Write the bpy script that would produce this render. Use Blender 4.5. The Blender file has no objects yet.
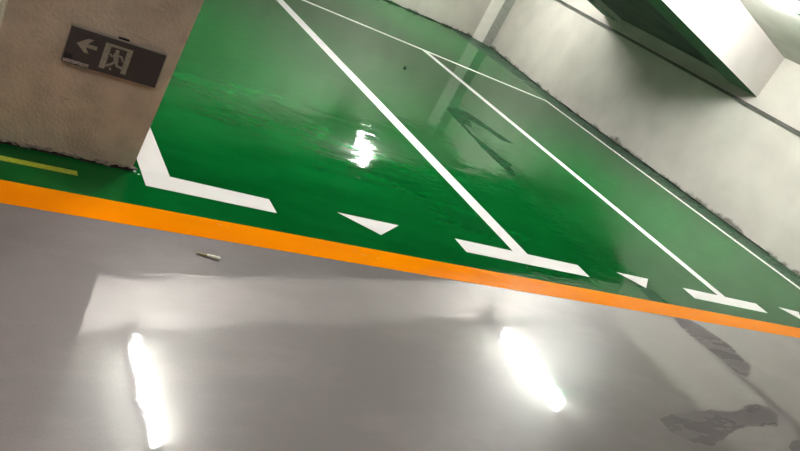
import bpy, bmesh, math, random
from mathutils import Vector, Matrix, noise
from mathutils.geometry import delaunay_2d_cdt
random.seed(7)
scene = bpy.context.scene
COL = scene.collection

# ---------------- camera, world, exposure ----------------
cam_d = bpy.data.cameras.new('camera'); cam = bpy.data.objects.new('camera', cam_d); COL.objects.link(cam)
az, pit, roll = math.radians(39.846), math.radians(20.902), math.radians(28.859)
right0 = Vector((math.cos(az), -math.sin(az), 0))
fwd = Vector((math.sin(az)*math.cos(pit), math.cos(az)*math.cos(pit), -math.sin(pit)))
up0 = Vector((math.sin(az)*math.sin(pit), math.cos(az)*math.sin(pit), math.cos(pit)))
cx = right0*math.cos(roll) + up0*math.sin(roll)
cy = -right0*math.sin(roll) + up0*math.cos(roll)
m = Matrix((cx, cy, -fwd)).transposed().to_4x4(); m.translation = Vector((0, 0, 1.5))
cam.matrix_world = m
cam_d.sensor_width = 36; cam_d.lens = 719/800*36; cam_d.clip_start = .05; cam_d.clip_end = 100
scene.camera = cam
world = bpy.data.worlds.new('world'); scene.world = world; world.use_nodes = True
world.node_tree.nodes['Background'].inputs[0].default_value = (.9, 1, .95, 1)
world.node_tree.nodes['Background'].inputs[1].default_value = .05
scene.view_settings.view_transform = 'Standard'; scene.view_settings.look = 'None'
scene.view_settings.exposure = 1.68; scene.view_settings.gamma = 1; scene.view_settings.use_curve_mapping = False
TUBE = 144.0       # emission strength of every fluorescent tube

# ---------------- helpers ----------------
def mat(name, col, rough=.6, var=.0, scale=8, detail=4, bump=0, bscale=30, coat=0, crough=.05, spec=.5, emit=None, col2=None, ior=1.5, dirt=0, detail_speck=False):
    m = bpy.data.materials.new(name); m.use_nodes = True
    nt = m.node_tree; N = nt.nodes; L = nt.links; b = N['Principled BSDF']
    b.inputs['Roughness'].default_value = rough
    b.inputs['Specular IOR Level'].default_value = spec
    b.inputs['IOR'].default_value = ior
    b.inputs['Coat Weight'].default_value = coat; b.inputs['Coat Roughness'].default_value = crough
    tc = N.new('ShaderNodeTexCoord')
    nz = N.new('ShaderNodeTexNoise'); nz.inputs['Scale'].default_value = scale; nz.inputs['Detail'].default_value = detail
    L.new(tc.outputs['Object'], nz.inputs['Vector'])
    mx = N.new('ShaderNodeMix'); mx.data_type = 'RGBA'
    c2 = col2 or tuple(max(0, c*(1-var)) for c in col)
    mx.inputs[6].default_value = (*col, 1); mx.inputs[7].default_value = (*c2, 1)
    rp = N.new('ShaderNodeValToRGB'); rp.color_ramp.elements[0].position = .38; rp.color_ramp.elements[1].position = .66
    L.new(nz.outputs['Fac'], rp.inputs['Fac']); L.new(rp.outputs['Color'], mx.inputs[0])
    out = mx.outputs[2]
    if dirt:   # grime with its own ragged edge in the lowest centimetres of a wall
        sep = N.new('ShaderNodeSeparateXYZ'); L.new(tc.outputs['Object'], sep.inputs[0])
        n2 = N.new('ShaderNodeTexNoise'); n2.inputs['Scale'].default_value = 3.5; n2.inputs['Detail'].default_value = 6; n2.inputs['Roughness'].default_value = .6
        L.new(tc.outputs['Object'], n2.inputs['Vector'])
        ml = N.new('ShaderNodeMath'); ml.operation = 'MULTIPLY_ADD'; ml.inputs[1].default_value = -.34; ml.inputs[2].default_value = .17
        L.new(n2.outputs['Fac'], ml.inputs[0])
        ad = N.new('ShaderNodeMath'); ad.operation = 'ADD'; L.new(sep.outputs[2], ad.inputs[0]); L.new(ml.outputs[0], ad.inputs[1])
        mr = N.new('ShaderNodeMapRange'); mr.inputs[1].default_value = .0; mr.inputs[2].default_value = dirt; mr.inputs[3].default_value = .8; mr.inputs[4].default_value = 0
        L.new(ad.outputs[0], mr.inputs[0])
        m2 = N.new('ShaderNodeMix'); m2.data_type = 'RGBA'; L.new(mr.outputs[0], m2.inputs[0]); L.new(out, m2.inputs[6]); m2.inputs[7].default_value = (.10, .09, .075, 1)
        out = m2.outputs[2]
    L.new(out, b.inputs['Base Color'])
    if bump:
        n3 = N.new('ShaderNodeTexNoise'); n3.inputs['Scale'].default_value = bscale; n3.inputs['Detail'].default_value = 5
        L.new(tc.outputs['Object'], n3.inputs['Vector'])
        bp = N.new('ShaderNodeBump'); bp.inputs['Strength'].default_value = bump; bp.inputs['Distance'].default_value = .01
        L.new(n3.outputs['Fac'], bp.inputs['Height']); L.new(bp.outputs[0], b.inputs['Normal'])
    if emit:
        b.inputs['Emission Color'].default_value = (*emit[0], 1); b.inputs['Emission Strength'].default_value = emit[1]
    return m

def floor_mat(name, col, col2, spec=.5, ior=1.5, r0=.05, r1=.16, wave=1.0, fine=.0, base_spec=.0, mid=1.0):
    """resin coated floor: pigment below, gloss that varies, slightly wavy film"""
    m = bpy.data.materials.new(name); m.use_nodes = True
    nt = m.node_tree; N = nt.nodes; L = nt.links; b = N['Principled BSDF']
    tc = N.new('ShaderNodeTexCoord')
    def nz(scale, detail, vec=(1, 1, 1), rough=.5, dist=0):
        mp = N.new('ShaderNodeMapping'); mp.inputs['Scale'].default_value = vec; L.new(tc.outputs['Object'], mp.inputs[0])
        n = N.new('ShaderNodeTexNoise'); n.inputs['Scale'].default_value = scale; n.inputs['Detail'].default_value = detail
        n.inputs['Roughness'].default_value = rough; n.inputs['Distortion'].default_value = dist
        L.new(mp.outputs[0], n.inputs['Vector']); return n.outputs['Fac']
    mx = N.new('ShaderNodeMix'); mx.data_type = 'RGBA'; mx.inputs[6].default_value = (*col, 1); mx.inputs[7].default_value = (*col2, 1)
    mr = N.new('ShaderNodeMapRange'); mr.inputs[1].default_value = .35; mr.inputs[2].default_value = .65
    L.new(nz(2.2, 6, (.6, 1.3, 1), .6), mr.inputs[0])
    # fine pigment grain
    g = nz(110, 2)
    ad = N.new('ShaderNodeMath'); ad.operation = 'MULTIPLY_ADD'; ad.inputs[1].default_value = fine; L.new(g, ad.inputs[0]); L.new(mr.outputs[0], ad.inputs[2]); ad.use_clamp = True
    L.new(ad.outputs[0], mx.inputs[0]); L.new(mx.outputs[2], b.inputs['Base Color'])
    rr = N.new('ShaderNodeMapRange'); rr.inputs[1].default_value = .35; rr.inputs[2].default_value = .7; rr.inputs[3].default_value = r0; rr.inputs[4].default_value = r1
    L.new(nz(3.1, 5, (.5, 2.0, 1), .65), rr.inputs[0]); L.new(rr.outputs[0], b.inputs['Coat Roughness']); b.inputs['Roughness'].default_value = .32
    b.inputs['Specular IOR Level'].default_value = base_spec; b.inputs['IOR'].default_value = 1.45
    b.inputs['Coat Weight'].default_value = spec; b.inputs['Coat IOR'].default_value = ior
    b1 = N.new('ShaderNodeBump'); b1.inputs['Strength'].default_value = 1; b1.inputs['Distance'].default_value = .0017*wave
    L.new(nz(3.0, 3, (.75, 1.5, 1), .5, .4), b1.inputs['Height'])
    b2 = N.new('ShaderNodeBump'); b2.inputs['Strength'].default_value = 1; b2.inputs['Distance'].default_value = .00016*wave
    L.new(nz(26, 3, (.5, 1.6, 1)), b2.inputs['Height']); L.new(b1.outputs[0], b2.inputs['Normal'])
    b3 = N.new('ShaderNodeBump'); b3.inputs['Strength'].default_value = 1; b3.inputs['Distance'].default_value = .0007*wave*mid
    L.new(nz(7.5, 5, (.45, 1.5, 1), .6, .8), b3.inputs['Height']); L.new(b2.outputs[0], b3.inputs['Normal'])
    L.new(b3.outputs[0], b.inputs['Normal']); L.new(b3.outputs[0], b.inputs['Coat Normal'])
    return m

def tag(o, label=None, cat=None, group=None, kind=None):
    if label: o['label'] = label
    if cat: o['category'] = cat
    if group: o['group'] = group
    if kind: o['kind'] = kind
    return o
def link(name, me, mats, parent=None, loc=None):
    o = bpy.data.objects.new(name, me); COL.objects.link(o)
    for mm in (mats if isinstance(mats, (list, tuple)) else [mats]): me.materials.append(mm)
    if parent: o.parent = parent
    if loc: o.location = loc
    return o
def empty(name, loc, rz=0):
    o = bpy.data.objects.new(name, None); COL.objects.link(o); o.location = loc; o.rotation_euler[2] = rz
    o.empty_display_size = .05
    return o
def box(bm, x0, x1, y0, y1, z0, z1):
    v = [bm.verts.new((x, y, z)) for x in (x0, x1) for y in (y0, y1) for z in (z0, z1)]
    for f in ((0, 1, 3, 2), (4, 6, 7, 5), (0, 4, 5, 1), (2, 3, 7, 6), (0, 2, 6, 4), (1, 5, 7, 3)): bm.faces.new([v[i] for i in f])
def done(bm, name, mats, parent=None, bevel=0, loc=None, smooth=False):
    bmesh.ops.recalc_face_normals(bm, faces=bm.faces)
    if bevel: bmesh.ops.bevel(bm, geom=list(bm.edges), offset=bevel, segments=2, affect='EDGES', profile=.5)
    me = bpy.data.meshes.new(name); bm.to_mesh(me); bm.free()
    if smooth:
        for p in me.polygons: p.use_smooth = True
    return link(name, me, mats, parent, loc)
def prism(bm, poly, a0, a1, axis='z'):
    """extrude a 2D polygon between a0 and a1 along an axis"""
    def P(u, v, w): return {'z': (u, v, w), 'y': (u, w, v), 'x': (w, u, v)}[axis]
    a = [bm.verts.new(P(u, v, a0)) for u, v in poly]; b = [bm.verts.new(P(u, v, a1)) for u, v in poly]
    bm.faces.new(a); bm.faces.new(b[::-1]); n = len(poly)
    for i in range(n): bm.faces.new((a[i], b[i], b[(i+1) % n], a[(i+1) % n]))
def cyl(bm, p0, p1, r, n=14, r1=None):
    p0, p1 = Vector(p0), Vector(p1); d = (p1-p0).normalized()
    u = d.orthogonal().normalized(); w = d.cross(u); r1 = r if r1 is None else r1
    a = [bm.verts.new(p0+r*(u*math.cos(2*math.pi*i/n)+w*math.sin(2*math.pi*i/n))) for i in range(n)]
    b = [bm.verts.new(p1+r1*(u*math.cos(2*math.pi*i/n)+w*math.sin(2*math.pi*i/n))) for i in range(n)]
    bm.faces.new(a[::-1]); bm.faces.new(b)
    for i in range(n): bm.faces.new((a[i], a[(i+1) % n], b[(i+1) % n], b[i]))

# ---------------- materials ----------------
M = {}
M['grey'] = floor_mat('grey_resin_floor', (.275, .240, .245), (.215, .188, .193), spec=1.0, ior=1.58, r0=.018, r1=.05, fine=.8, base_spec=.2, mid=.2, wave=.75)
M['grey_dull'] = floor_mat('dark_reflection_grey_resin', (.20, .180, .182), (.17, .152, .155), spec=.35, ior=1.45, r0=.2, r1=.35, fine=.25)  # reflected dark wall line and other dark patches put into the colour
M['green'] = floor_mat('green_resin_floor', (.002, .125, .022), (.001, .088, .014), spec=.56, ior=1.45, r0=.015, r1=.05, fine=.3)
M['green_dull'] = floor_mat('dark_reflection_green_resin', (.001, .065, .016), (.001, .05, .012), spec=.3, ior=1.45, r0=.2, r1=.35)  # reflection of the dark wall line painted as a darker green
M['green_edge'] = floor_mat('dull_green_edge', (.030, .100, .050), (.02, .06, .03), spec=.5, ior=1.45, r0=.22, r1=.4)  # darker, duller green strip along the right wall
M['orange'] = floor_mat('orange_line_paint', (1.0, .29, .0), (.95, .25, .0), spec=.35, ior=1.4, r0=.06, r1=.18)
M['white'] = floor_mat('white_line_paint', (.90, .87, .87), (.87, .83, .84), spec=.3, ior=1.5, r0=.15, r1=.3)
M['yellow'] = mat('yellow_green_line_paint', (.42, .48, .03), .35, .25, 60)
M['wall'] = mat('rough_white_plaster', (.60, .575, .52), .9, .12, 2.2, 6, .25, 90, spec=.2, dirt=.045)
M['pillar'] = mat('rough_beige_plaster', (.60, .49, .385), .85, .22, 9, 8, .8, 70, spec=.3)
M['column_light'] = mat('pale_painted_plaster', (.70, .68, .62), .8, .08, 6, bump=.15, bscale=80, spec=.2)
M['column_dark'] = mat('shade_darkened_plaster', (.30, .31, .27), .8, .2, 14, bump=.15, bscale=80, spec=.2)  # shade on the column's less lit face, put into the colour
M['beam'] = mat('white_painted_beam', (.76, .72, .69), .85, .06, 3, bump=.1, bscale=80, spec=.2)
M['rim'] = mat('floor_bounce_green_underside', (.10, .20, .12), .8, .15, 6, spec=.2)  # green light bounced off the floor, painted into the underside strips
M['panel'] = mat('shade_darkened_underside', (.10, .115, .10), .9, .3, 3, spec=.2)  # shade under the beam painted as a near black colour
M['ceil'] = mat('grey_painted_ceiling', (.60, .60, .55), .9, .12, 3, bump=.2, bscale=60, spec=.2)
M['crack'] = mat('broken_dark_plaster', (.02, .012, .011), .95, .5, 40, bump=.6, bscale=80)
M['chip'] = mat('loose_pale_plaster', (.40, .34, .29), .9, .4, 60, bump=.5, bscale=90)
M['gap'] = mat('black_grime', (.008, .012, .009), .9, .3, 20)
M['conduit'] = mat('dark_grey_cable_tray', (.13, .135, .115), .6, .25, 8)
M['lampbody'] = mat('white_lamp_metal', (.75, .75, .72), .4, .05, 5)
M['dimtube'] = mat('dim_fill_tube', (.9, .9, .9), .5, 0, 5, emit=((1, .97, .92), TUBE*.42))  # weaker tube for the added fill lamp above the viewer
M['tube'] = mat('lit_fluorescent_tube', (.9, .9, .9), .5, 0, 5, emit=((1, .985, .95), TUBE))
M['black'] = mat('black_plastic', (.012, .011, .012), .5, .2, 20)

# ---------------- the place: floor ----------------
def jag(poly, amp, step=.05, seed=0):
    out = []
    rr = random.Random(seed)
    for i in range(len(poly)):
        a = Vector(poly[i]); b = Vector(poly[(i+1) % len(poly)]); n = max(1, int((b-a).length/step))
        for k in range(n):
            p = a.lerp(b, k/n)
            out.append((p.x + rr.uniform(-amp, amp), p.y + rr.uniform(-amp, amp)))
    return out
XW = 9.55
X0, X1, Y0, Y1 = -6.0, 11.0, -4.0, 13.4
dark_patches = [  # dark wall reflections painted as dull resin, plus other dark patches: (outline, band)
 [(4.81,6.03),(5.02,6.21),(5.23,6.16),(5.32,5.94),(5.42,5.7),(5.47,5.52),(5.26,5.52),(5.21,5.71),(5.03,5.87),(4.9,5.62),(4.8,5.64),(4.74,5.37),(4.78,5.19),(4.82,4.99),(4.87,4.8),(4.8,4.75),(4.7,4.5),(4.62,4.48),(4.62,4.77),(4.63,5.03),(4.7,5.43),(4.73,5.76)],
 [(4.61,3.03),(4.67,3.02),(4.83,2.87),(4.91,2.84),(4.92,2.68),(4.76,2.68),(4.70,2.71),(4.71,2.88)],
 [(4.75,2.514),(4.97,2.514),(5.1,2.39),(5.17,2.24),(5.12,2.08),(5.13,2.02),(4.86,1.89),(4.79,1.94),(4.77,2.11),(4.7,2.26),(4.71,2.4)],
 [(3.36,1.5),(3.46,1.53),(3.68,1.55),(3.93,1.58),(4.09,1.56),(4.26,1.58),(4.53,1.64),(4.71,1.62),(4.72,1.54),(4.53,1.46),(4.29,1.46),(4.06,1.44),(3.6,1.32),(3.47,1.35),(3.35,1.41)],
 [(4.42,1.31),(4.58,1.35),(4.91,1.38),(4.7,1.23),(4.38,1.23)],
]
dark_patches = [jag(p, .008, .04, i) for i, p in enumerate(dark_patches)]
def inside(p, poly):
    c = False; n = len(poly); x, y = p
    for i in range(n):
        x1, y1 = poly[i]; x2, y2 = poly[i-1]
        if (y1 > y) != (y2 > y) and x < (x2-x1)*(y-y1)/(y2-y1)+x1: c = not c
    return c
verts, edges = [], []
def ring(poly):
    s = len(verts); verts.extend(Vector(p) for p in poly); n = len(poly)
    edges.extend((s+i, s+(i+1) % n) for i in range(n))
ring([(X0, Y0), (X1, Y0), (X1, Y1), (X0, Y1)])
ring([(X0, 2.60), (X1, 2.60)])
ring([(9.0, 2.60), (9.0, 13.3)])
for p in dark_patches: ring(p)
vo, eo, fo, *_ = delaunay_2d_cdt(verts, edges, [], 0, 1e-5)
me = bpy.data.meshes.new('floor')
me.from_pydata([(v.x, v.y, 0) for v in vo], [], fo)
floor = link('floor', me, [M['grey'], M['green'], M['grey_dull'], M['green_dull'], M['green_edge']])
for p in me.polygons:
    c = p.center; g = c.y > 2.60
    w = any(inside((c.x, c.y), q) for q in dark_patches)
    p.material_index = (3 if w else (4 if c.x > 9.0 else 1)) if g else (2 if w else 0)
    if p.normal.z < 0: p.flip()
tag(floor, kind='structure')

# ---------------- walls and ceiling ----------------
def zc(x): return 2.235 + .165*(9.55-x)       # sloping slab of the ramp overhead
def zb(x): return 1.633 + .143*(9.55-x)       # underside of the deep beam
def wall(name, pts, m, top=None, th=.2, side=1):
    bm = bmesh.new()
    # inner polyline pts, thickness to the outside
    off = []
    for i, p in enumerate(pts):
        a = Vector(pts[max(0, i-1)]); b = Vector(pts[min(len(pts)-1, i+1)]); d = (b-a).normalized()
        off.append(Vector(p)+side*th*Vector((d.y, -d.x)))
    poly = [tuple(p) for p in pts] + [tuple(o) for o in off[::-1]]
    a = [bm.verts.new((x, y, 0)) for x, y in poly]
    b = [bm.verts.new((x, y, (zc(x)+.02) if top is None else top)) for x, y in poly]
    n = len(poly)
    bm.faces.new(a); bm.faces.new(b[::-1])
    for i in range(n): bm.faces.new((a[i], a[(i+1) % n], b[(i+1) % n], b[i]))
    o = done(bm, name, m); tag(o, kind='structure'); return o
wr = [(9.50, -4.0), (9.55, 4.5), (9.545, 8.0), (9.555, 8.9), (9.60, 9.75), (9.68, 10.3), (9.82, 11.0), (10.10, 12.34)]
wall('wall_right', wr, M['wall'], side=1)
wall('wall_back', [(-6, 12.2), (4, 12.2), (7.24, 12.30), (9.77, 12.64), (10.3, 12.72)], M['wall'], side=-1)
wall('wall_left', [(-6, -4), (-6, 12.3)], M['wall'], side=-1)
wall('wall_front', [(-6, -4), (9.6, -4)], M['wall'], side=1)
bm = bmesh.new()
prism(bm, [(-6.2, zc(-6.2)), (10.6, zc(10.6)), (10.6, zc(10.6)+.2), (-6.2, zc(-6.2)+.2)], -4.2, 13.2, 'y')
tag(done(bm, 'ceiling', M['ceil']), kind='structure')

# deep beam crossing under the slab, with a recessed panel in its underside
bm = bmesh.new()
def bsec(y0, y1, dz, xa=-5.98, xb=9.545):
    prism(bm, [(xa, zb(xa)+dz), (xb, zb(xb)+dz), (xb, zc(xb)-.005), (xa, zc(xa)-.005)], y0, y1, 'y')
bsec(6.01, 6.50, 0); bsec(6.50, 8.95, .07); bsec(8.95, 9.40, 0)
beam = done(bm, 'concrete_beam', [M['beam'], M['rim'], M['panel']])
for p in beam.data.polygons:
    if p.normal.z < -.9: p.material_index = 2 if 6.6 < p.center.y < 8.8 else 1  # underside faces take the painted shade and floor bounce colours
tag(beam, 'deep white beam with a shade-darkened underside running out from the right wall', 'beam')

# corner column: two faces between the walls, the less lit one coloured darker
col = empty('corner_column', (9.95, 12.5, 0))
a, b_, c_, d_ = (-.18, .14), (.005, -.03), (.15, -.16), (.22, .22)
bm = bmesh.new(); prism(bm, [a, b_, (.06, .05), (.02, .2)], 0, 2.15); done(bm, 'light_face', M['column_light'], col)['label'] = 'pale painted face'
bm = bmesh.new(); prism(bm, [b_, c_, (.20, .05), (.065, .055)], 0, 2.15); done(bm, 'dark_face', M['column_dark'], col)['label'] = 'grey green face, darkened in colour as shade'
tag(col, 'narrow corner column with one pale and one shade-darkened face, where the far walls meet', 'column')

# grimy gap along the foot of the walls
def ragged_strip(name, pts, hmin, hmax, th, m, seed, step=.06, parent=None):
    rr = random.Random(seed); P = []
    for i in range(len(pts)-1):
        a = Vector(pts[i]); b = Vector(pts[i+1]); n = max(1, int((b-a).length/step))
        d = (b-a).normalized(); nn = Vector((-d.y, d.x))
        for k in range(n): P.append((a.lerp(b, k/n), nn))
    P.append((Vector(pts[-1]), nn))
    bm = bmesh.new(); prev = None
    for i, (p, nn) in enumerate(P):
        t = th*(.45+1.1*abs(noise.noise(Vector((i*.35, seed, 0))))+rr.uniform(0, .4)); h = hmin+(hmax-hmin)*min(1, abs(noise.noise(Vector((i*.23, seed+5, 0))))*1.8)
        q = p+nn*t
        cur = [bm.verts.new((p.x, p.y, .001)), bm.verts.new((q.x, q.y, .001)), bm.verts.new((q.x-nn.x*t*.5, q.y-nn.y*t*.5, h*.75)), bm.verts.new((p.x, p.y, h))]
        if prev:
            for j in range(4): bm.faces.new((prev[j], cur[j], cur[(j+1) % 4], prev[(j+1) % 4]))
        else: bm.faces.new(cur)
        prev = cur
    bm.faces.new(prev[::-1])
    return done(bm, name, m, parent)
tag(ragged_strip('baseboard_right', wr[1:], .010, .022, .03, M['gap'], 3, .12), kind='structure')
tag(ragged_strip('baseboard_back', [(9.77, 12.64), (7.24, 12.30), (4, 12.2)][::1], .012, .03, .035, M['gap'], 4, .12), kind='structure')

# dark cable tray along the right wall
bm = bmesh.new()
tr = [Vector(p) for p in wr[1:]]; tr[0] = Vector((9.53, 2.5))
for i in range(len(tr)-1):
    a, b2 = tr[i], tr[i+1]; d = (b2-a).normalized(); nn = Vector((-d.y, d.x))
    prism(bm, [tuple(a+nn*.002), tuple(b2+nn*.002), tuple(b2+nn*.037), tuple(a+nn*.037)], 1.468, 1.497)
tray = empty('cable_trunking', (9.53, 2.5, 1.46))
o = done(bm, 'channel', M['conduit'], tray); o.matrix_parent_inverse = Matrix.Translation((-9.53, -2.5, -1.46))
bm = bmesh.new()
for i in range(len(tr)-1):
    a, b2 = tr[i], tr[i+1]; d = (b2-a).normalized(); nn = Vector((-d.y, d.x))
    prism(bm, [tuple(a+nn*.002), tuple(b2+nn*.002), tuple(b2+nn*.042), tuple(a+nn*.042)], 1.4975, 1.508)
o = done(bm, 'lid', M['black'], tray); o['label'] = 'black lid'; o.matrix_parent_inverse = Matrix.Translation((-9.53, -2.5, -1.46))
tag(tray, 'thin dark cable trunking running level along the right wall', 'trunking')

# ---------------- pillar ----------------
pil = empty('square_pillar', (.64, 3.285, 0))
def L_(x, y): return (x-.64, y-3.3)
bm = bmesh.new()
h = zc(.315)+.0
poly = [L_(.315, 3.0), L_(.952, 3.0), L_(.952, 3.64), L_(.315, 3.64)]
a = [bm.verts.new((x, y, .0)) for x, y in poly]
lean = lambda x, y, z: (x+(.040*min(z, 1.2) if x > 0 else 0), y, z)
rings = [a]+[[bm.verts.new(lean(x, y, zz if zz else zc(x+.68)-.004)) for x, y in poly] for zz in (.3, .6, .9, 1.2, None)]
bm.faces.new(a[::-1]); bm.faces.new(rings[-1])
for a, b in zip(rings, rings[1:]):
    for i in range(4): bm.faces.new((a[i], a[(i+1) % 4], b[(i+1) % 4], b[i]))
shaft = done(bm, 'shaft', M['pillar'], pil)
# chipped foot: rough broken edge and flakes of plaster along the front
o = ragged_strip('broken_foot', [L_(.962, 2.999), L_(.305, 2.999)], .004, .022, .015, M['crack'], 11, .012, pil); o['label'] = 'dark broken plaster edge at the foot'
bm = bmesh.new(); rr = random.Random(5)
for k in range(46):
    x = .31+.65*rr.random(); s = rr.uniform(.008, .03); z = .004+rr.random()*.014
    lx, ly = L_(x, 2.995-rr.random()*.008)
    vs = [bm.verts.new((lx+dx*s+rr.uniform(-.004, .004), ly+dy*.007, z+dz*.005+rr.uniform(-.003, .003))) for dx in (0, 1) for dy in (0, 1) for dz in (0, 1)]
    for f in ((0, 1, 3, 2), (4, 6, 7, 5), (0, 4, 5, 1), (2, 3, 7, 6), (0, 2, 6, 4), (1, 5, 7, 3)): bm.faces.new([vs[i] for i in f])
done(bm, 'plaster_flakes', M['chip'], pil)
# small scratches on the front face
bm = bmesh.new()
for (x, z, l, r) in ((.575, .262, .035, -.3), (.60, .255, .022, .1), (.585, .247, .02, -.6), (.66, .19, .028, -.15), (.70, .27, .012, .5)):
    dx, dz = l*math.cos(r), l*math.sin(r); lx, ly = L_(x, 2.9995)
    v = [bm.verts.new(p) for p in ((lx, ly, z), (lx+dx, ly, z+dz), (lx+dx, ly, z+dz+.002), (lx+dx*.5, ly-.002, z+dz*.5+.004), (lx, ly, z+.002))]
    bm.faces.new(v)
done(bm, 'scratches', M['chip'], pil)
tag(pil, 'square beige plaster pillar with a chipped foot, carrying the exit sign', 'pillar')

# ---------------- exit sign on the pillar ----------------
sg = empty('exit_sign', (.728, 2.985, .416)); SW, SH, SD = .374, .154, .022
M['sign'] = mat('dark_sign_panel', (.06, .048, .047), .35, .2, 6, spec=.4)
M['signrim'] = mat('grey_sign_frame', (.33, .29, .26), .4, .1, 10)
M['signmark'] = mat('faded_sign_marks', (.34, .31, .25), .6, .25, 90)
M['sticker'] = mat('worn_pale_sticker', (.42, .37, .34), .7, .5, 160)
bm = bmesh.new(); box(bm, -SW/2, SW/2, -SD, -.0005, 0, SH); done(bm, 'housing', M['sign'], sg, bevel=.002)
bm = bmesh.new(); box(bm, -SW/2, SW/2, -SD-.001, -.002, SH-.0005, SH+.0028); box(bm, SW/2-.0005, SW/2+.002, -SD, -.002, 0, SH); done(bm, 'rim', M['signrim'], sg)
bm = bmesh.new(); box(bm, -.01, .032, -.013, -.0005, SH+.003, SH+.010); done(bm, 'hanger', M['black'], sg, bevel=.001)['label'] = 'small black hanging clip'
YF = -SD-.0012
def flat(bm, pts, y=YF):
    a = [bm.verts.new((x-.005, y, z+.002)) for x, z in pts]; b = [bm.verts.new((x-.005, y+.001, z+.002)) for x, z in pts]; n = len(pts)
    bm.faces.new(a); bm.faces.new(b[::-1])
    for i in range(n): bm.faces.new((a[i], a[(i+1) % n], b[(i+1) % n], b[i]))
# arrow pointing left
bm = bmesh.new()
flat(bm, [(-.150, .090), (-.112, .120), (-.092, .120), (-.110, .098), (-.072, .098), (-.072, .083), (-.113, .083), (-.096, .060), (-.114, .060)])
done(bm, 'arrow_mark', M['signmark'], sg)['label'] = 'pale arrow pointing left'
# running person in a doorway
bm = bmesh.new(); dx = .0
D = lambda pts: flat(bm, pts)
D([(-.047, .018), (-.024, .018), (-.024, .128), (-.047, .128)])
D([(.040, .018), (.061, .018), (.061, .128), (.040, .128)])
D([(-.0242, .118), (.0402, .118), (.0402, .128), (-.0242, .128)])
D([(math.cos(t)*.0085+.004, math.sin(t)*.0085+.104) for t in [i*math.pi/6 for i in range(12)]])
def limb(p, w):
    for i in range(len(p)-1):
        a = Vector(p[i]); b = Vector(p[i+1]); d = (b-a).normalized(); n = Vector((-d.y, d.x))*w/2; e = d*w*.25
        flat(bm, [tuple(a+n-e), tuple(b+n+e), tuple(b-n+e), tuple(a-n-e)], YF-.00012*i)
limb([(.003, .091), (.010, .062)], .019)
limb([(.006, .089), (.026, .087), (.035, .070)], .0075)
limb([(.002, .089), (-.011, .078), (-.019, .086)], .007)
limb([(.010, .062), (.018, .045), (.038, .041)], .010)
limb([(.008, .062), (-.004, .045), (-.021, .034)], .010)
limb([(-.005, .028), (.0, .022)], .007)
done(bm, 'running_person_mark', M['signmark'], sg)['label'] = 'pale running figure in a doorway'
bm = bmesh.new(); flat(bm, [(-.180, .019), (-.150, .019), (-.150, .040), (-.180, .040)]); done(bm, 'black_label', M['black'], sg)['label'] = 'small black label'
bm = bmesh.new(); rr = random.Random(2); top = []; bot = []
for i in range(14):
    x = -.180+i*.0075; top.append((x, .0165+rr.uniform(-.002, .002))); bot.append((x, .003+rr.uniform(-.002, .002)))
flat(bm, top+bot[::-1]); done(bm, 'sticker_strip', M['sticker'], sg)['label'] = 'torn pale sticker strip'
tag(sg, 'dark unlit emergency exit sign with arrow and running figure, on the pillar', 'exit sign')

# ---------------- painted markings ----------------
def paint(name, poly, m, label, cat='floor marking', group=None, z=.0012, jagamp=0):
    bm = bmesh.new(); x0, y0 = poly[0]
    prism(bm, [(x-x0, y-y0) for x, y in poly], 0, z-.0002)
    o = done(bm, name, m, loc=(x0, y0, .0002)); tag(o, label, cat, group); return o
def rect(x0, x1, y0, y1): return [(x0, y0), (x1, y0), (x1, y1), (x0, y1)]
paint('lane_stripe', [(X0, 2.513), (2.5, 2.507), (XW-.04, 2.520), (XW-.04, 2.700), (2.6, 2.676), (X0, 2.672)], M['orange'], 'long orange stripe dividing the grey lane from the green bays')
paint('yellow_line', rect(-1.2, .705, 2.829, 2.867), M['yellow'], 'thin yellow green line on the green floor before the pillar')
W = M['white']
paint('bay_line', [(.995, 3.001), (1.132, 3.001), (1.132, 8.70), (.995, 8.70)], W, 'white bay line rising from the corner tick beside the pillar', group=None)
paint('bay_line', rect(3.462, 3.605, 3.001, 8.77), W, 'thick white bay line splitting the two green bays, nearest long divider')
paint('bay_line', rect(6.085, 6.21, 3.001, 8.77), W, 'white bay line from the far T tick to the thin back line')
paint('bay_line', rect(8.80, 8.90, 3.001, 8.87), W, 'thin white bay line running close along the right wall')
paint('bay_back_line', rect(1.133, 8.795, 8.775, 8.875), W, 'thin white line closing the backs of the green bays')
paint('bay_tick', [(.995, 2.865), (1.648, 2.857), (1.648, 2.988), (1.14, 3.0), (.995, 3.0)], W, 'white corner tick bending off the line beside the pillar')
paint('bay_tick', rect(2.942, 4.135, 2.856, 3.0), W, 'white T shaped tick across the end of the thick bay line')
paint('bay_tick', rect(5.516, 6.77, 2.860, 3.0), W, 'white T shaped tick across the end of the second bay line')
paint('bay_tick', rect(8.15, 8.90, 2.862, 3.0), W, 'white tick at the end of the line beside the right wall')
paint('bay_arrow', [(2.076, 3.008), (2.293, 2.851), (2.503, 3.011)], W, 'white triangle on the green floor between the corner tick and first T tick')
paint('bay_arrow', [(4.621, 3.022), (4.831, 2.864), (5.043, 3.024)], W, 'white triangle between the two white T shaped ticks')
paint('bay_arrow', [(7.267, 3.032), (7.48, 2.868), (7.69, 3.02)], W, 'white triangle cut by the right edge of the picture')

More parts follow.
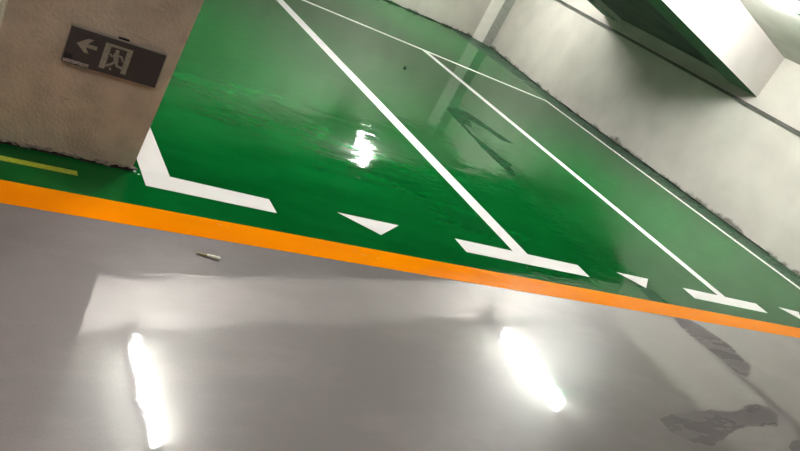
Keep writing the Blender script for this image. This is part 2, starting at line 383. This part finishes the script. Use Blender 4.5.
# small scratches in the orange stripe
M['scratch'] = mat('yellow_scratch', (.95, .50, .10), .5, .2, 60)
bm = bmesh.new()
for (x, y, l) in ((1.27, 2.637, .035), (1.31, 2.630, .02), (2.03, 2.60, .05), (2.12, 2.59, .04), (1.43, 2.65, .015), (2.0, 2.63, .03)):
    v = [bm.verts.new(p) for p in ((x, y, .0013), (x+l*.5, y-.003, .0013), (x+l, y-.001, .0013), (x+l*.5, y+.002, .0013))]
    bm.faces.new(v)
tag(done(bm, 'stripe_scratches', M['scratch']), 'faint yellow scratches along the orange stripe', 'scratches', kind='stuff')

# ---------------- litter ----------------
M['paper'] = mat('cream_paper', (.92, .88, .76), .6, .1, 40)
M['tip'] = mat('brown_tip', (.55, .42, .20), .8, .4, 80)
cg = empty('cigarette_butt', (1.113, 2.373, 0), math.atan2(-.021, .09))
bm = bmesh.new(); cyl(bm, (.042, 0, .0072), (.096, 0, .0078), .006, 16, .0075); done(bm, 'paper_end', M['paper'], cg, smooth=False)
bm = bmesh.new(); cyl(bm, (.0, 0, .0035), (.042, 0, .0068), .0022, 12, .0055); done(bm, 'burnt_end', M['tip'], cg)['label'] = 'brown tapered end'
tag(cg, 'small pale cigarette butt lying on the grey floor near the orange stripe', 'cigarette butt')
M['stone'] = mat('dark_pebble', (.02, .02, .02), .8, .4, 30)
M['flake'] = mat('pale_flake', (.75, .8, .75), .5, .2, 30)
def pebble(name, x, y, s, m, label, seed=1):
    bm = bmesh.new(); bmesh.ops.create_icosphere(bm, subdivisions=2, radius=s)
    for v in bm.verts: v.co = v.co*(1+.35*noise.noise(v.co*60+Vector((seed, 0, 0)))); v.co.z *= .5
    zm = min(v.co.z for v in bm.verts)
    for v in bm.verts: v.co.z -= zm
    tag(done(bm, name, m, loc=(x, y, .0005), smooth=True), label, 'debris')
pebble('pebble', 4.874, 7.177, .022, M['stone'], 'tiny dark pebble on the green floor between the two bay lines')
pebble('plaster_chip', .962, 2.972, .007, M['flake'], 'small pale chip on the green floor at the pillar corner', 3)
pebble('plaster_chip', .978, 2.955, .005, M['flake'], 'tinier pale chip just in front of the pillar corner chip', 4)

# ---------------- fluorescent lamps ----------------
def lamp(x, y, ln, label, z=None, tm='tube'):
    top = zc(x); z = z or top-.07
    r = empty('fluorescent_lamp', (x, y, z))
    bm = bmesh.new(); prism(bm, [(-.045, .025), (.045, .025), (.03, .06), (-.03, .06)], -.02, ln+.02, 'y'); done(bm, 'housing', M['lampbody'], r)
    bm = bmesh.new(); cyl(bm, (0, .0, 0), (0, ln, 0), .024, 14); done(bm, 'tube', M[tm], r, smooth=False)
    for yy in (-.018, ln+.001):
        bm = bmesh.new(); box(bm, -.026, .026, yy, yy+.017, -.026, .026); done(bm, 'end_cap', M['lampbody'], r)
    for yy in (ln*.2, ln*.8):
        bm = bmesh.new(); cyl(bm, (0, yy, .058), (0, yy, top-z+.003), .006, 8); done(bm, 'hanger', M['lampbody'], r)
    tag(r, label, 'lamp', 'fluorescent lamps under the slab')
    return r
lamp(7.20, 4.25, 1.35, 'lit fluorescent tube lamp near the right wall in front of the beam')
lamp(2.47, 4.42, 1.35, 'lit fluorescent tube lamp beyond the pillar, seen as the left floor glare')
lamp(7.42, 9.92, 1.35, 'lit fluorescent tube lamp behind the beam near the back wall')
lamp(-2.6, 4.4, 1.35, 'added unseen fill tube lamp left of the pillar row')  # out of view, added as fill light for the pillar
lamp(-.3, -.4, 1.35, 'added unseen fill tube lamp over the grey lane nearly above the viewer', tm='dimtube')  # out of view, added to brighten the pillar front
# green box on the slab beside the lamp near the right wall
M['greenbox'] = mat('green_painted_steel', (.03, .20, .09), .5, .15, 6)
gb = empty('junction_box', (7.27, 4.40, 2.50))
bm = bmesh.new()
prism(bm, [(0, 0), (.46, 0), (.46, zc(7.73)-2.501), (0, zc(7.27)-2.501)], 0, .41, 'y'); done(bm, 'housing', M['greenbox'], gb)
bm = bmesh.new(); box(bm, .02, .44, .02, .39, -.008, -.0005); done(bm, 'cover', M['greenbox'], gb, bevel=.002)
tag(gb, 'green painted box under the slab, at the top right corner of the picture', 'junction box')
